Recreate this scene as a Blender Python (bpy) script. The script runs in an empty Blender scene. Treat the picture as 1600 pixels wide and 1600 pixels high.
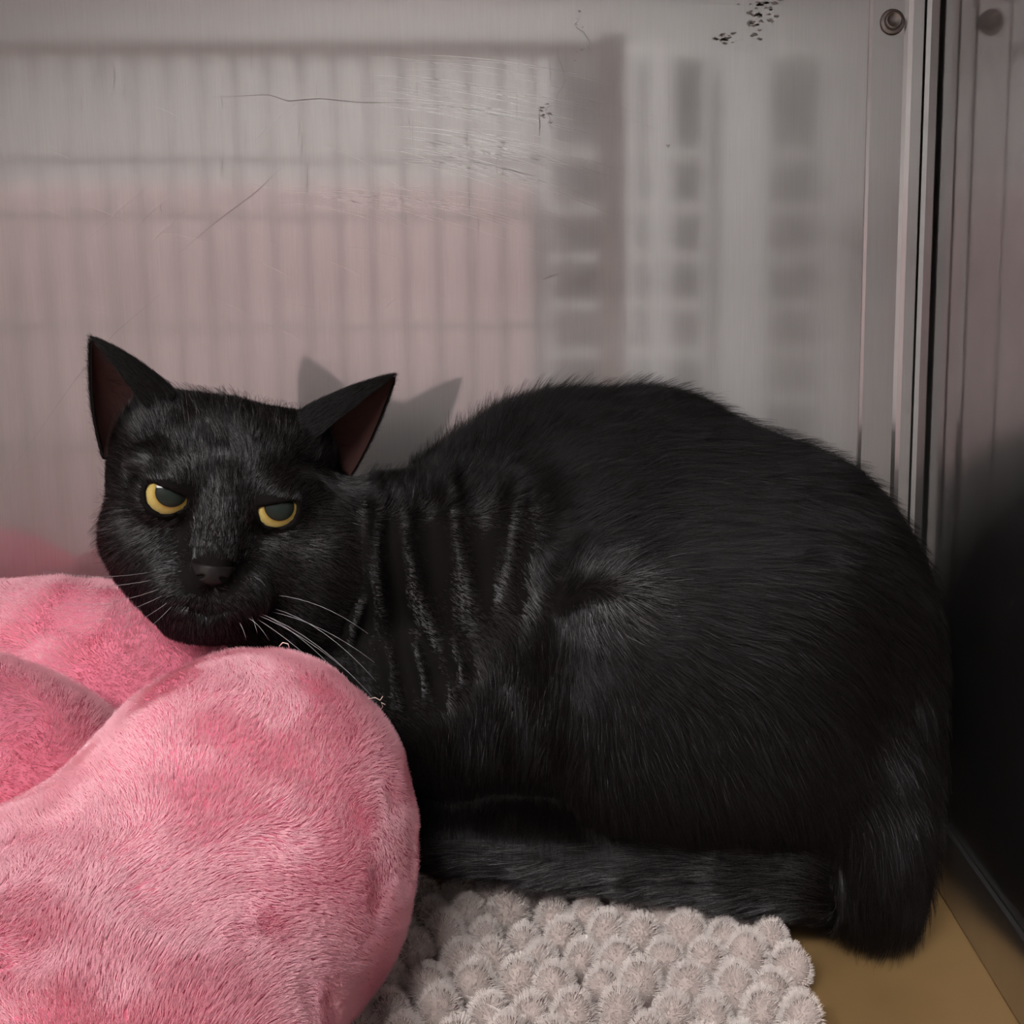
import bpy, bmesh, math, random
import numpy as np
from mathutils import Vector, Matrix

# ------------------------------------------------------------------ camera, world, lights, exposure
SC = bpy.context.scene
COL = SC.collection
FPX = 1570.0                       # focal length in pixels of the 1600 px frame
PPX, PPY = 990.0, 800.0            # principal point (the photograph is an off-centre crop)
PITCH = math.radians(7.0)
CAM = np.array([0.0, 0.0, 0.279])
WALL_Y, WALL_X = 0.600, 0.174
cam_data = bpy.data.cameras.new('camera')
cam_data.sensor_fit = 'HORIZONTAL'; cam_data.sensor_width = 36.0
cam_data.lens = 36.0 * FPX / 1600.0
cam_data.shift_x = -(PPX - 800.0) / 1600.0
cam_data.clip_start = 0.01
cam = bpy.data.objects.new('camera', cam_data); COL.objects.link(cam)
cam.location = CAM; cam.rotation_euler = (math.pi / 2 - PITCH, 0, 0)
SC.camera = cam
world = bpy.data.worlds.new('room_air'); SC.world = world; world.use_nodes = True
world.node_tree.nodes['Background'].inputs[0].default_value = (0.80, 0.82, 0.86, 1)
world.node_tree.nodes['Background'].inputs[1].default_value = 0.02
LAMP_STRENGTH = 57.0               # the room's ceiling panel and the added narrow one over the kennel front
SC.view_settings.view_transform = 'Standard'; SC.view_settings.look = 'None'
SC.view_settings.exposure = 0.0; SC.view_settings.gamma = 1.0
SC.view_settings.use_curve_mapping = False
SC.cycles.use_denoising = True; SC.cycles.sample_clamp_indirect = 2.0; SC.cycles.blur_glossy = 2.0
SC.cycles.max_bounces = 8; SC.cycles.glossy_bounces = 6; SC.cycles.diffuse_bounces = 4; SC.cycles.transmission_bounces = 6
# ------------------------------------------------------------------ pixel <-> place
CP, SP = math.cos(PITCH), math.sin(PITCH)
FWD = np.array([0, CP, -SP]); UP = np.array([0, SP, CP]); RIGHT = np.array([1.0, 0, 0])
def ray(px, py):
    return RIGHT * ((px - PPX) / FPX) + UP * ((PPY - py) / FPX) + FWD
def at(px, py, Y):
    d = ray(px, py)
    return CAM + d * (Y / d[1])
def at_z(px, py, z):
    d = ray(px, py)
    return CAM + d * ((z - CAM[2]) / d[2])
def project(P):
    q = np.asarray(P) - CAM
    dep = q @ FWD
    return np.stack([PPX + FPX * (q @ RIGHT) / dep, PPY - FPX * (q @ UP) / dep], -1), dep
def mpp(c):                        # metres per pixel at a place
    return float((np.asarray(c) - CAM) @ FWD) / FPX

# ------------------------------------------------------------------ implicit shapes
def ell(c, r, R=None):
    c = np.asarray(c, np.float32); r = np.asarray(r, np.float32)
    Rm = None if R is None else np.asarray(R, np.float32)
    def f(p):
        q = p - c
        if Rm is not None: q = q @ Rm            # columns of R are the local axes
        k0 = np.sqrt(((q / r) ** 2).sum(-1)); k1 = np.sqrt(((q / (r * r)) ** 2).sum(-1)) + 1e-9
        return np.where(k0 < 1e-4, -r.min(), k0 * (k0 - 1) / k1)
    return f
def ellp(c, r, R, n=3.0):          # the same with a squarer outline
    c = np.asarray(c, np.float32); r = np.asarray(r, np.float32); Rm = np.asarray(R, np.float32)
    def f(p):
        q = np.abs(((p - c) @ Rm) / r) + 1e-6
        k0 = (q ** n).sum(-1) ** (1 / n)
        g = np.sqrt((((q / k0[..., None]) ** (n - 1) / r) ** 2).sum(-1)) + 1e-9
        return (k0 - 1) / g
    return f
def cone(a, b, ra, rb):            # a limb that tapers from a to b
    a = np.asarray(a, np.float32); b = np.asarray(b, np.float32); ab = b - a; L2 = float(ab @ ab)
    def f(p):
        t = np.clip(((p - a) @ ab) / L2, 0, 1)
        q = p - a - t[..., None] * ab
        return np.sqrt((q * q).sum(-1)) - (ra + (rb - ra) * t)
    return f
def smin(a, b, k):
    h = np.clip(0.5 + 0.5 * (b - a) / k, 0, 1)
    return b + (a - b) * h - k * h * (1 - h)
def smax(a, b, k): return -smin(-a, -b, k)

def surface(sdf, lo, hi, h, band=9.0):
    """Surface nets over the zero set of sdf in the box lo..hi with cell size h."""
    lo = np.asarray(lo, float); hi = np.asarray(hi, float)
    C = 4
    nc = np.ceil((hi - lo) / (h * C)).astype(int) + 1
    ax = [lo[i] + np.arange(nc[i]) * h * C for i in range(3)]
    G = np.stack(np.meshgrid(*ax, indexing='ij'), -1).reshape(-1, 3).astype(np.float32)
    dc = sdf(G).reshape(nc)
    n = (nc - 1) * C + 1
    V = np.repeat(np.repeat(np.repeat(dc, C, 0), C, 1), C, 2)[:n[0], :n[1], :n[2]].astype(np.float32)
    near = np.abs(dc) < h * band
    m = near.copy()
    for a in range(3):
        s = np.roll(m, 1, a) | np.roll(m, -1, a); m = m | s
    M = np.repeat(np.repeat(np.repeat(m, C, 0), C, 1), C, 2)[:n[0], :n[1], :n[2]]
    I = np.argwhere(M)
    out = np.empty(len(I), np.float32)
    for s in range(0, len(I), 400000):
        out[s:s+400000] = sdf((lo + I[s:s+400000] * h).astype(np.float32))
    V[M] = out
    neg = V < 0
    cs = np.zeros(tuple(n - 1), np.int8)
    for dx in (0, 1):
        for dy in (0, 1):
            for dz in (0, 1):
                cs += neg[dx:n[0]-1+dx, dy:n[1]-1+dy, dz:n[2]-1+dz]
    act = (cs > 0) & (cs < 8)
    A = np.argwhere(act)
    idx = np.full(act.shape, -1, np.int64); idx[act] = np.arange(len(A))
    acc = np.zeros((len(A), 3)); cnt = np.zeros(len(A))
    cor = [(x, y, z) for x in (0, 1) for y in (0, 1) for z in (0, 1)]
    for a in cor:
        for k in range(3):
            if a[k]: continue
            b = list(a); b[k] = 1
            va = V[A[:, 0]+a[0], A[:, 1]+a[1], A[:, 2]+a[2]]; vb = V[A[:, 0]+b[0], A[:, 1]+b[1], A[:, 2]+b[2]]
            c = (va < 0) != (vb < 0)
            t = np.where(c, va / np.where(np.abs(va - vb) < 1e-12, 1, va - vb), 0)
            p = np.tile(np.array(a, float), (len(A), 1)); p[:, k] = t
            acc[c] += p[c]; cnt[c] += 1
    P = lo + (A + acc / cnt[:, None]) * h
    F = []
    for k in range(3):
        o = [(1, 0, 0), (0, 1, 0), (0, 0, 1)]
        u, w = (k + 1) % 3, (k + 2) % 3
        s0 = [slice(None)] * 3; s1 = [slice(None)] * 3
        s0[k] = slice(0, n[k]-1); s1[k] = slice(1, n[k])
        d = neg[tuple(s0)] != neg[tuple(s1)]
        E = np.argwhere(d)
        E = E[(E[:, u] > 0) & (E[:, w] > 0) & (E[:, u] < n[u]-1) & (E[:, w] < n[w]-1)]
        ou = np.array(o[u]); ow = np.array(o[w])
        q = [E, E - ou, E - ou - ow, E - ow]
        q = np.stack([idx[t[:, 0], t[:, 1], t[:, 2]] for t in q], 1)
        fl = ~neg[E[:, 0], E[:, 1], E[:, 2]]
        q[fl] = q[fl][:, ::-1]
        F.append(q)
    F = np.concatenate(F)
    F = F[(F >= 0).all(1)]
    for _ in range(2):
        N = grad(sdf, P)
        P = P - np.clip(sdf(P.astype(np.float32)), -h, h)[:, None] * N * 0.9
    return P, F
def grad(sdf, P, e=6e-4):
    P = P.astype(np.float32)
    g = np.stack([sdf(P + np.eye(3, dtype=np.float32)[i] * e) - sdf(P - np.eye(3, dtype=np.float32)[i] * e) for i in range(3)], -1)
    return g / (np.linalg.norm(g, axis=1, keepdims=True) + 1e-9)
def vnoise(P, scale, seed=0):
    """smooth value noise in -1..1 (vector of 3)"""
    q = np.asarray(P) / scale
    i = np.floor(q).astype(np.int64); f = q - i; f = f * f * (3 - 2 * f)
    def hsh(a):
        x = (a[:, 0] * 374761393 + a[:, 1] * 668265263 + a[:, 2] * 2147483647 + seed * 974634721) & 0xffffffff
        x = ((x ^ (x >> 13)) * 1274126177) & 0xffffffff
        y = ((x ^ (x >> 11)) * 2246822519) & 0xffffffff; z = ((y ^ (y >> 15)) * 3266489917) & 0xffffffff
        return np.stack([x & 0xffff, y & 0xffff, z & 0xffff], -1) / 32767.5 - 1
    r = 0
    for a in (0, 1):
        for b in (0, 1):
            for c in (0, 1):
                w = (f[:, 0] if a else 1-f[:, 0]) * (f[:, 1] if b else 1-f[:, 1]) * (f[:, 2] if c else 1-f[:, 2])
                r = r + w[:, None] * hsh(i + np.array([a, b, c]))
    return r
# ------------------------------------------------------------------ the cat's body as one implicit form
def epx(px, py, Y, rx, ry, rY, rot=0.0, n=None):
    c = at(px, py, Y); s = mpp(c); a = math.radians(rot)
    X = RIGHT * math.cos(a) - UP * math.sin(a); Z = RIGHT * math.sin(a) + UP * math.cos(a)
    R = np.stack([X, FWD, Z], 1)
    return ell(c, (rx * s, rY, ry * s), R) if n is None else ellp(c, (rx * s, rY, ry * s), R, n)
def cpx(a, b, ra, rb):
    A, B = at(*a), at(*b)
    return cone(A, B, ra * mpp(A), rb * mpp(B))
HEAD_C = at(348, 790, 0.462)
HS = mpp(HEAD_C)
ROLL = math.radians(8.0)
HW = (CAM - HEAD_C) / np.linalg.norm(CAM - HEAD_C)        # the face looks at the camera
_u = RIGHT - HW * (RIGHT @ HW); _u /= np.linalg.norm(_u)
_v = np.cross(HW, _u)
HU = (_u * math.cos(ROLL) - _v * math.sin(ROLL)) * .94
HV = (_u * math.sin(ROLL) + _v * math.cos(ROLL))
def hp(u, v, w):                   # head place: u to the picture's right, v to the crown, w to the camera (photo pixels)
    return HEAD_C + (HU * u + HV * v + HW * w) * HS
HUN = HU / np.linalg.norm(HU)
HR = np.stack([HUN / .94, HV, HW], 1)
def hell(u, v, w, a, b, c, tilt=0.0):
    t = math.radians(tilt)
    R = np.stack([HUN * math.cos(t) + HV * math.sin(t), -HUN * math.sin(t) + HV * math.cos(t), HW], 1)
    return ell(hp(u, v, w), np.array([a * .94, b, c]) * HS, R)
def hcone(a, b, ra, rb): return cone(hp(*a), hp(*b), ra * HS, rb * HS)
def hloc(p): return ((p - HEAD_C.astype(np.float32)) @ HR.astype(np.float32)) / HS

EYE_W = 62.0; EYE_R = 40.0
EYE_U, EYE_V = 81.0, 6.0
BODY = [  # shape, blend
    (epx(850, 915, .538, 185, 274, .052), .03),
    (epx(900, 1150, .532, 210, 150, .050), .03),
    (epx(1010, 880, .542, 235, 262, .050), .03),
    (epx(1218, 1075, .528, 252, 372, .062), .03),
    (epx(730, 900, .532, 105, 180, .046), .025),
    (epx(720, 1120, .515, 85, 170, .040), .02),
    (epx(610, 1060, .505, 110, 160, .040), .02),
    (epx(450, 955, .485, 110, 75, .035), .02),
    (cpx((500, 850, .482), (725, 880, .53), 105, 125), .02),
]
THIGH = epx(1112, 1075, .494, 234, 222, .037, 0, 3.8)
RUMP_LOW = epx(1366, 1340, .484, 74, 152, .031)
TAILP = [(1345, 1400, .478, 62), (1270, 1368, .474, 60), (1150, 1352, .476, 60), (1000, 1328, .480, 61), (850, 1308, .484, 64), (720, 1294, .489, 62), (620, 1286, .492, 56), (560, 1276, .492, 36)]
TAIL = [cpx(TAILP[i][:3], TAILP[i+1][:3], TAILP[i][3], TAILP[i+1][3]) for i in range(len(TAILP)-1)]
HEADP = [
    (hell(0, 38, -55, 178, 130, 135), 14),
    (hell(-92, 88, -62, 84, 76, 74), 24), (hell(92, 88, -62, 84, 76, 74), 24),
    (hell(-94, -48, -18, 77, 100, 90), 30), (hell(94, -48, -18, 79, 102, 90), 30),
    (hell(0, -100, 14, 126, 104, 84), 30),
    (hcone((-92, 98, -34), (-128, 152, -36), 54, 22), 22), (hcone((92, 98, -34), (128, 152, -36), 54, 22), 22),
    (hcone((0, 40, 52), (0, -78, 108), 44, 29), 30),
    (hell(-38, -130, 84, 50, 40, 38), 24), (hell(38, -130, 84, 50, 40, 38), 24),
    (hell(0, -102, 118, 27, 20, 20), 12),
    (hell(0, -176, 62, 62, 32, 38), 26),
    (hell(-84, 38, 52, 58, 24, 32, -14), 30), (hell(84, 38, 52, 58, 24, 32, 14), 30),
    (hell(-108, 106, -22, 40, 40, 40), 26), (hell(108, 106, -22, 40, 40, 40), 26),
    (hell(-EYE_U, EYE_V, EYE_W, 47, 45, 46), 16), (hell(EYE_U, EYE_V, EYE_W, 47, 45, 46), 16),
]
# loose skin folds of neck and shoulder: polylines in the photo, height (m), width (px)
FOLDS = [
    ([(584, 762), (586, 790), (588, 860), (592, 930), (600, 1010)], .0070, 18),
    ([(614, 750), (622, 780), (634, 850), (648, 920), (672, 975), (694, 1020)], .0080, 20),
    ([(690, 745), (700, 790), (712, 850), (728, 910), (742, 960)], .0062, 20),
    ([(800, 740), (798, 790), (793, 850), (786, 905), (780, 960)], .0060, 22),
    ([(606, 1010), (612, 1060), (625, 1110)], .0045, 11),
    ([(640, 990), (655, 1040), (668, 1090)], .0045, 11),
    ([(700, 990), (716, 1030), (726, 1070)], .0045, 11),
    ([(566, 930), (552, 975), (545, 1010)], .0030, 9),
    ([(850, 830), (838, 930), (835, 1030)], .0030, 22),
    ([(700, 1070), (712, 1130), (716, 1180)], .0035, 13),
    ([(790, 1060), (800, 1120), (808, 1190)], .0040, 20),
]
def seg_dist(px, poly):
    best = np.full(len(px), 1e9, np.float32); along = np.zeros(len(px), np.float32)
    P = np.array(poly, float)
    for i in range(len(P)-1):
        a, b = P[i], P[i+1]; ab = b - a
        t = np.clip(((px - a) @ ab) / (ab @ ab), 0, 1)
        d = np.linalg.norm(px - a - t[:, None] * ab, axis=1)
        m = d < best
        best[m] = d[m]; along[m] = ((i + t) / (len(P)-1))[m]
    return best, along
def folds(p):
    out = np.zeros(len(p), np.float32)
    px, _ = project(p)
    near = (px[:, 0] > 500) & (px[:, 0] < 920) & (px[:, 1] > 740) & (px[:, 1] < 1240) & (p[:, 1] < .56)
    if near.any():
        q = px[near]; o = np.zeros(len(q), np.float32)
        for poly, amp, w in FOLDS:
            d, t = seg_dist(q, poly)
            o += amp * (np.exp(-(d / w) ** 2) - .45 * np.exp(-(d / (2.3 * w)) ** 2)) * np.sin(np.pi * np.clip(t, .02, .98)) ** .6
        out[near] = o
    return out
def head_sdf(p):
    q = None
    for f, k in HEADP:
        d = f(p)
        q = d if q is None else smin(q, d, k * HS)
    L = hloc(p)
    # mouth line and the groove under the nose
    mx = np.abs(L[:, 0])
    mouth = np.abs(L[:, 1] + 152 + 6 * np.cos(mx / 11)) ; mouth = np.maximum(mouth, mx - 46)
    q = q + np.where(L[:, 2] > 50, 2.6 * HS * np.exp(-(mouth / 5.0) ** 2), 0)
    phil = np.maximum(mx, np.abs(L[:, 1] + 132) - 14)
    q = q + np.where(L[:, 2] > 90, 2.6 * HS * np.exp(-(phil / 4.5) ** 2), 0)
    # hollows beside the bridge of the nose
    for s in (-1, 1):
        hol = ((L[:, 0] - s * 52) / 24) ** 2 + ((L[:, 1] + 60) / 34) ** 2
        q = q + np.where(L[:, 2] > 0, 5 * HS * np.exp(-hol), 0)
    # eye openings
    for s in (-1, 1):
        uu = (L[:, 0] - s * EYE_U) * s; vv = L[:, 1] - EYE_V
        circ = np.sqrt(uu ** 2 + (vv * 1.05) ** 2) - 30.0
        lid = vv - (7 + .30 * uu)
        hole = smax(smax(circ, lid, 3.0), 20 - L[:, 2], 1.0) * HS
        q = smax(q, -hole, 2.5 * HS)
    return q
HCC = hp(0, -10, -20).astype(np.float32)
def cat_sdf(p):
    p = np.asarray(p, np.float32)
    d = None
    for f, k in BODY:
        v = f(p); d = v if d is None else smin(d, v, k)
    d = smin(d, THIGH(p), .012)
    d = smin(d, RUMP_LOW(p), .032)
    d = d - folds(p)
    t = None
    for f in TAIL:
        v = f(p); t = v if t is None else smin(t, v, .004)
    d = smin(d, t, .004)
    dist = np.sqrt(((p - HCC) ** 2).sum(-1))
    m = dist < .11
    hd = dist - .05
    if m.any(): hd[m] = head_sdf(p[m])
    d = smin(d, hd, .010)
    d = smax(d, p[:, 1] - .582, .012)
    d = smax(d, p[:, 0] - .163, .012)
    d = smax(d, .012 - p[:, 2], .006)
    return d
# ------------------------------------------------------------------ the plush bed as one implicit form
def yaw(a):
    a = math.radians(a); return np.array([[math.cos(a), -math.sin(a), 0], [math.sin(a), math.cos(a), 0], [0, 0, 1.0]])
PETALS = [
    ell((-.160, .398, .086), (.068, .074, .085), yaw(0)),     # petal that reaches towards the cat's chest
    ell((-.220, .304, .064), (.120, .088, .068), yaw(-10)),    # nearest petal
    ell((-.300, .505, .096), (.125, .072, .086), yaw(-10)),     # petal under the chin, against the wall
    ell((-.440, .265, .070), (.110, .090, .072)),
    ell((-.520, .430, .085), (.090, .110, .085)),
]
CUSHION = ell((-.312, .397, .102), (.108, .071, .072))
def bed_sdf(p):
    p = np.asarray(p, np.float32)
    d = smin(PETALS[0](p), PETALS[1](p), .045)
    d = smin(d, PETALS[2](p), .012)
    d = smin(d, smin(PETALS[3](p), PETALS[4](p), .02), .02)
    d = smax(d, .012 - p[:, 2], .01)
    d = smax(d, p[:, 1] - .592, .01)
    near = np.flatnonzero((np.abs(d) < .03) & (p[:, 0] > -.28) & (p[:, 1] > .36))      # the cat's weight dents the plush
    if len(near): d[near] = smax(d[near], .0015 - cat_sdf(p[near]), .006)
    return d
def cushion_sdf(p):
    p = np.asarray(p, np.float32)
    return smax(CUSHION(p), .012 - p[:, 2], .01)
# ------------------------------------------------------------------ materials
MATS = {}
def new_mat(name):
    m = bpy.data.materials.new(name); m.use_nodes = True; nt = m.node_tree; nt.nodes.clear()
    out = nt.nodes.new('ShaderNodeOutputMaterial'); MATS[name] = m
    return m, nt, out
def nd(nt, typ, **kw):
    n = nt.nodes.new(typ)
    for k, v in kw.items():
        if k in n.inputs: n.inputs[k].default_value = v
        else: setattr(n, k, v)
    return n
def simple(name, col, rough=.5, metal=0.0, **kw):
    m, nt, out = new_mat(name)
    b = nd(nt, 'ShaderNodeBsdfPrincipled')
    b.inputs['Base Color'].default_value = (*col, 1); b.inputs['Roughness'].default_value = rough; b.inputs['Metallic'].default_value = metal
    for k, v in kw.items(): b.inputs[k.replace('_', ' ')].default_value = v
    nt.links.new(b.outputs[0], out.inputs[0])
    return m, nt, b
def steel(name, base, r0, r1, mix, streak=(220, 6, 6), bump=.004):
    """brushed sheet: a clear reflection under a soft one, fine vertical grain"""
    m, nt, out = new_mat(name)
    tc = nd(nt, 'ShaderNodeTexCoord'); mp = nd(nt, 'ShaderNodeMapping'); mp.inputs['Scale'].default_value = streak
    nt.links.new(tc.outputs['Object'], mp.inputs[0])
    n1 = nd(nt, 'ShaderNodeTexNoise', Scale=6.0, Detail=6.0, Roughness=.65); nt.links.new(mp.outputs[0], n1.inputs[0])
    n2 = nd(nt, 'ShaderNodeTexNoise', Scale=7.0, Detail=3.0); nt.links.new(tc.outputs['Object'], n2.inputs[0])
    rm = nd(nt, 'ShaderNodeMapRange'); rm.inputs[1].default_value = .3; rm.inputs[2].default_value = .7
    rm.inputs[3].default_value = .95; rm.inputs[4].default_value = 1.03
    nt.links.new(n1.outputs[0], rm.inputs[0])
    mul = nd(nt, 'ShaderNodeMix', data_type='RGBA', blend_type='MULTIPLY'); mul.inputs[0].default_value = 1
    mul.inputs[6].default_value = (*base, 1); nt.links.new(rm.outputs[0], mul.inputs[7])
    bp = nd(nt, 'ShaderNodeBump', Strength=bump, Distance=.0004); nt.links.new(n1.outputs[0], bp.inputs['Height'])
    A = nd(nt, 'ShaderNodeBsdfPrincipled', Metallic=1.0, Roughness=r0); B = nd(nt, 'ShaderNodeBsdfPrincipled', Metallic=1.0, Roughness=r1)
    for s in (A, B):
        nt.links.new(mul.outputs[2], s.inputs['Base Color']); nt.links.new(bp.outputs[0], s.inputs['Normal'])
    mx = nd(nt, 'ShaderNodeMixShader')
    r2 = nd(nt, 'ShaderNodeMapRange'); r2.inputs[1].default_value = .3; r2.inputs[2].default_value = .7
    r2.inputs[3].default_value = mix - .08; r2.inputs[4].default_value = mix + .08
    nt.links.new(n2.outputs[0], r2.inputs[0]); nt.links.new(r2.outputs[0], mx.inputs[0])
    nt.links.new(A.outputs[0], mx.inputs[1]); nt.links.new(B.outputs[0], mx.inputs[2]); nt.links.new(mx.outputs[0], out.inputs[0])
    return m
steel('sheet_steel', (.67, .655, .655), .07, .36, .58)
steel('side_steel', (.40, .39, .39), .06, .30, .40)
steel('strip_steel', (.62, .60, .60), .16, .34, .5)
simple('dark_gap', (.012, .012, .012), .6)
simple('scratch', (.98, .97, .97), .14, 1.0)
simple('stain', (.30, .28, .27), .45, .8)
simple('bolt_steel', (.30, .28, .27), .38, 1.0)
simple('bar_steel', (.36, .36, .36), .4, .7)
simple('cabinet_grey', (.16, .16, .165), .6)
simple('shelf_white', (.80, .80, .80), .5)
simple('painted_wall', (.42, .42, .42), .8)
simple('room_ceiling', (.55, .55, .54), .9)
simple('room_floor', (.25, .24, .23), .5)
simple('door_steel', (.88, .87, .86), .5, .0)
m, nt, b = simple('tan_floor', (.30, .19, .085), .42)
tc = nd(nt, 'ShaderNodeTexCoord'); nz = nd(nt, 'ShaderNodeTexNoise', Scale=14.0, Detail=5.0); cr = nd(nt, 'ShaderNodeValToRGB')
cr.color_ramp.elements[0].position = .3; cr.color_ramp.elements[0].color = (.165, .10, .042, 1); cr.color_ramp.elements[1].position = .75; cr.color_ramp.elements[1].color = (.235, .145, .062, 1)
nt.links.new(tc.outputs['Object'], nz.inputs[0]); nt.links.new(nz.outputs[0], cr.inputs[0]); nt.links.new(cr.outputs[0], b.inputs['Base Color'])
simple('standin_cloth', (.44, .325, .335), .9)
m, nt, out = new_mat('lamp_panel')
e = nd(nt, 'ShaderNodeEmission', Strength=LAMP_STRENGTH); e.inputs[0].default_value = (1.0, .965, .92, 1); nt.links.new(e.outputs[0], out.inputs[0])

# ------------------------------------------------------------------ mesh helpers
def tag(o, label=None, cat=None, group=None, kind=None):
    if label: o['label'] = label
    if cat: o['category'] = cat
    if group: o['group'] = group
    if kind: o['kind'] = kind
    return o
def link(name, data, parent=None):
    o = bpy.data.objects.new(name, data); COL.objects.link(o)
    if parent is not None: o.parent = parent
    return o
def empty(name, loc=(0, 0, 0)):
    o = bpy.data.objects.new(name, None); COL.objects.link(o); o.location = loc; o.empty_display_size = .02
    return o
def mesh(name, V, F, mat, parent=None, smooth=True):
    me = bpy.data.meshes.new(name)
    me.from_pydata([tuple(v) for v in np.asarray(V, float)], [], [tuple(int(i) for i in f) for f in F])
    for m_ in (mat if isinstance(mat, (list, tuple)) else [mat]): me.materials.append(MATS[m_])
    if smooth: me.polygons.foreach_set('use_smooth', np.ones(len(me.polygons), bool))
    me.update()
    return link(name, me, parent)
def box(name, lo, hi, mat, parent=None, bevel=0.0, kind=None):
    bm = bmesh.new(); bmesh.ops.create_cube(bm, size=1.0)
    lo = Vector(lo); hi = Vector(hi); c = (lo + hi) / 2; d = hi - lo
    for v in bm.verts: v.co = Vector((v.co.x * d.x, v.co.y * d.y, v.co.z * d.z)) + c
    if bevel > 0: bmesh.ops.bevel(bm, geom=bm.edges[:], offset=bevel, segments=3, affect='EDGES', profile=.5)
    me = bpy.data.meshes.new(name); bm.to_mesh(me); bm.free(); me.materials.append(MATS[mat])
    if bevel > 0:
        me.polygons.foreach_set('use_smooth', np.ones(len(me.polygons), bool))
    o = link(name, me, parent)
    if kind: o['kind'] = kind
    return o
def prism(name, prof, z0, z1, mat, parent=None):
    """profile in x,y pulled up from z0 to z1"""
    n = len(prof)
    V = [(x, y, z0) for x, y in prof] + [(x, y, z1) for x, y in prof]
    F = [tuple(range(n))[::-1], tuple(range(n, 2*n))] + [(i, (i+1) % n, n+(i+1) % n, n+i) for i in range(n)]
    return mesh(name, V, F, mat, parent, smooth=False)
def tube(pts, rad, sides=6):
    pts = [np.asarray(p, float) for p in pts]; V = []; F = []
    ref = np.array([0.0, 0, 1])
    for i, p in enumerate(pts):
        t = pts[min(i+1, len(pts)-1)] - pts[max(i-1, 0)]; t /= np.linalg.norm(t)
        a = np.cross(t, ref if abs(t[2]) < .9 else np.array([1.0, 0, 0])); a /= np.linalg.norm(a); b_ = np.cross(t, a)
        r = rad[i] if hasattr(rad, '__len__') else rad
        for k in range(sides):
            w = 2 * math.pi * k / sides; V.append(p + (a * math.cos(w) + b_ * math.sin(w)) * r)
    for i in range(len(pts)-1):
        for k in range(sides):
            F.append((i*sides+k, i*sides+(k+1) % sides, (i+1)*sides+(k+1) % sides, (i+1)*sides+k))
    F.append(tuple(range(sides))[::-1]); F.append(tuple((len(pts)-1)*sides+k for k in range(sides)))
    return V, F

# ------------------------------------------------------------------ the kennel
KZ, KX, KF = .765, -.92, -.13       # inner height, left wall, front opening
fl = box('floor', (KX, KF, -.012), (WALL_X + .03, WALL_Y + .012, 0), 'tan_floor', kind='structure')
wb = box('wall_back', (KX - .01, WALL_Y, 0), (WALL_X + .03, WALL_Y + .012, KZ), 'sheet_steel', kind='structure')
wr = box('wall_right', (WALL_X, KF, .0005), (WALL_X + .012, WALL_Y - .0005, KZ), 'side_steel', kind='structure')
wl = box('wall_left', (KX - .012, KF, 0), (KX, WALL_Y, KZ), 'sheet_steel', kind='structure')
ce = box('ceiling', (KX - .012, KF, KZ), (WALL_X + .03, WALL_Y + .012, KZ + .012), 'sheet_steel', kind='structure')
# bolted corner strip on the back wall: raised left edge, flat face, soft bend, then two narrow ribs and an open joint
yb = WALL_Y
t1 = prism('trim_1', [(.1335, yb - .0002), (.1335, yb - .0022), (.1352, yb - .0030), (.1530, yb - .0030), (.1550, yb - .0042), (.1575, yb - .0050), (.1635, yb - .0052), (.1635, yb - .0002)], .001, KZ - .001, 'strip_steel')
tag(t1, 'bolted steel corner strip down the back wall', None, kind='structure')
rib = prism('rib', [(.1650, yb - .0002), (.1650, yb - .0052), (.1676, yb - .0056), (.1722, yb - .0050), (.1722, yb - .0002)], .001, KZ - .001, 'strip_steel', t1)
j1 = prism('joint', [(.1636, yb - .0002), (.1636, yb - .0012), (.1649, yb - .0012), (.1649, yb - .0002)], .001, KZ - .001, 'dark_gap', t1)
j2 = prism('joint', [(.1723, yb - .0002), (.1723, yb - .0014), (WALL_X - .0004, yb - .0014), (WALL_X - .0004, yb - .0002)], .001, KZ - .001, 'dark_gap', t1)
# bolt: washer flange, domed head with a shallow dish
bc = at(1394, 35, yb - .003)
def lathe(prof, c, n=28):           # profile (radius, out) turned about the y axis, out = towards the camera
    V = []; F = []
    for r, o in prof:
        for k in range(n):
            w = 2 * math.pi * k / n; V.append((c[0] + r * math.cos(w), c[1] - o, c[2] + r * math.sin(w)))
    for i in range(len(prof)-1):
        for k in range(n): F.append((i*n+k, i*n+(k+1) % n, (i+1)*n+(k+1) % n, (i+1)*n+k))
    F.append(tuple((len(prof)-1)*n+k for k in range(n)))
    return V, F
V, F = lathe([(.0070, .0001), (.0070, .0009), (.0063, .0015), (.0052, .0017)], bc); bo = mesh('bolt', V, F, 'bolt_steel', t1)
V, F = lathe([(.0049, .0016), (.0048, .0038), (.0043, .0044), (.0036, .0045), (.0032, .0037), (.0010, .0034)], bc, 6 * 5); mesh('bolt_head', V, F, 'bolt_steel', bo)
bc2 = bc.copy(); bc2[2] += .030; bc2[0] += .0155; bc2[1] = yb - .0052
V, F = lathe([(.0050, .0001), (.0050, .0009), (.0043, .0017), (.0010, .0020)], bc2); mesh('bolt', V, F, 'bolt_steel', t1)
# lip of the floor pan along the right wall
bb = box('baseboard_right', (WALL_X - .0040, KF, .0005), (WALL_X - .0004, WALL_Y - .007, .0395), 'strip_steel', bevel=.0012, kind='structure')

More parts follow.
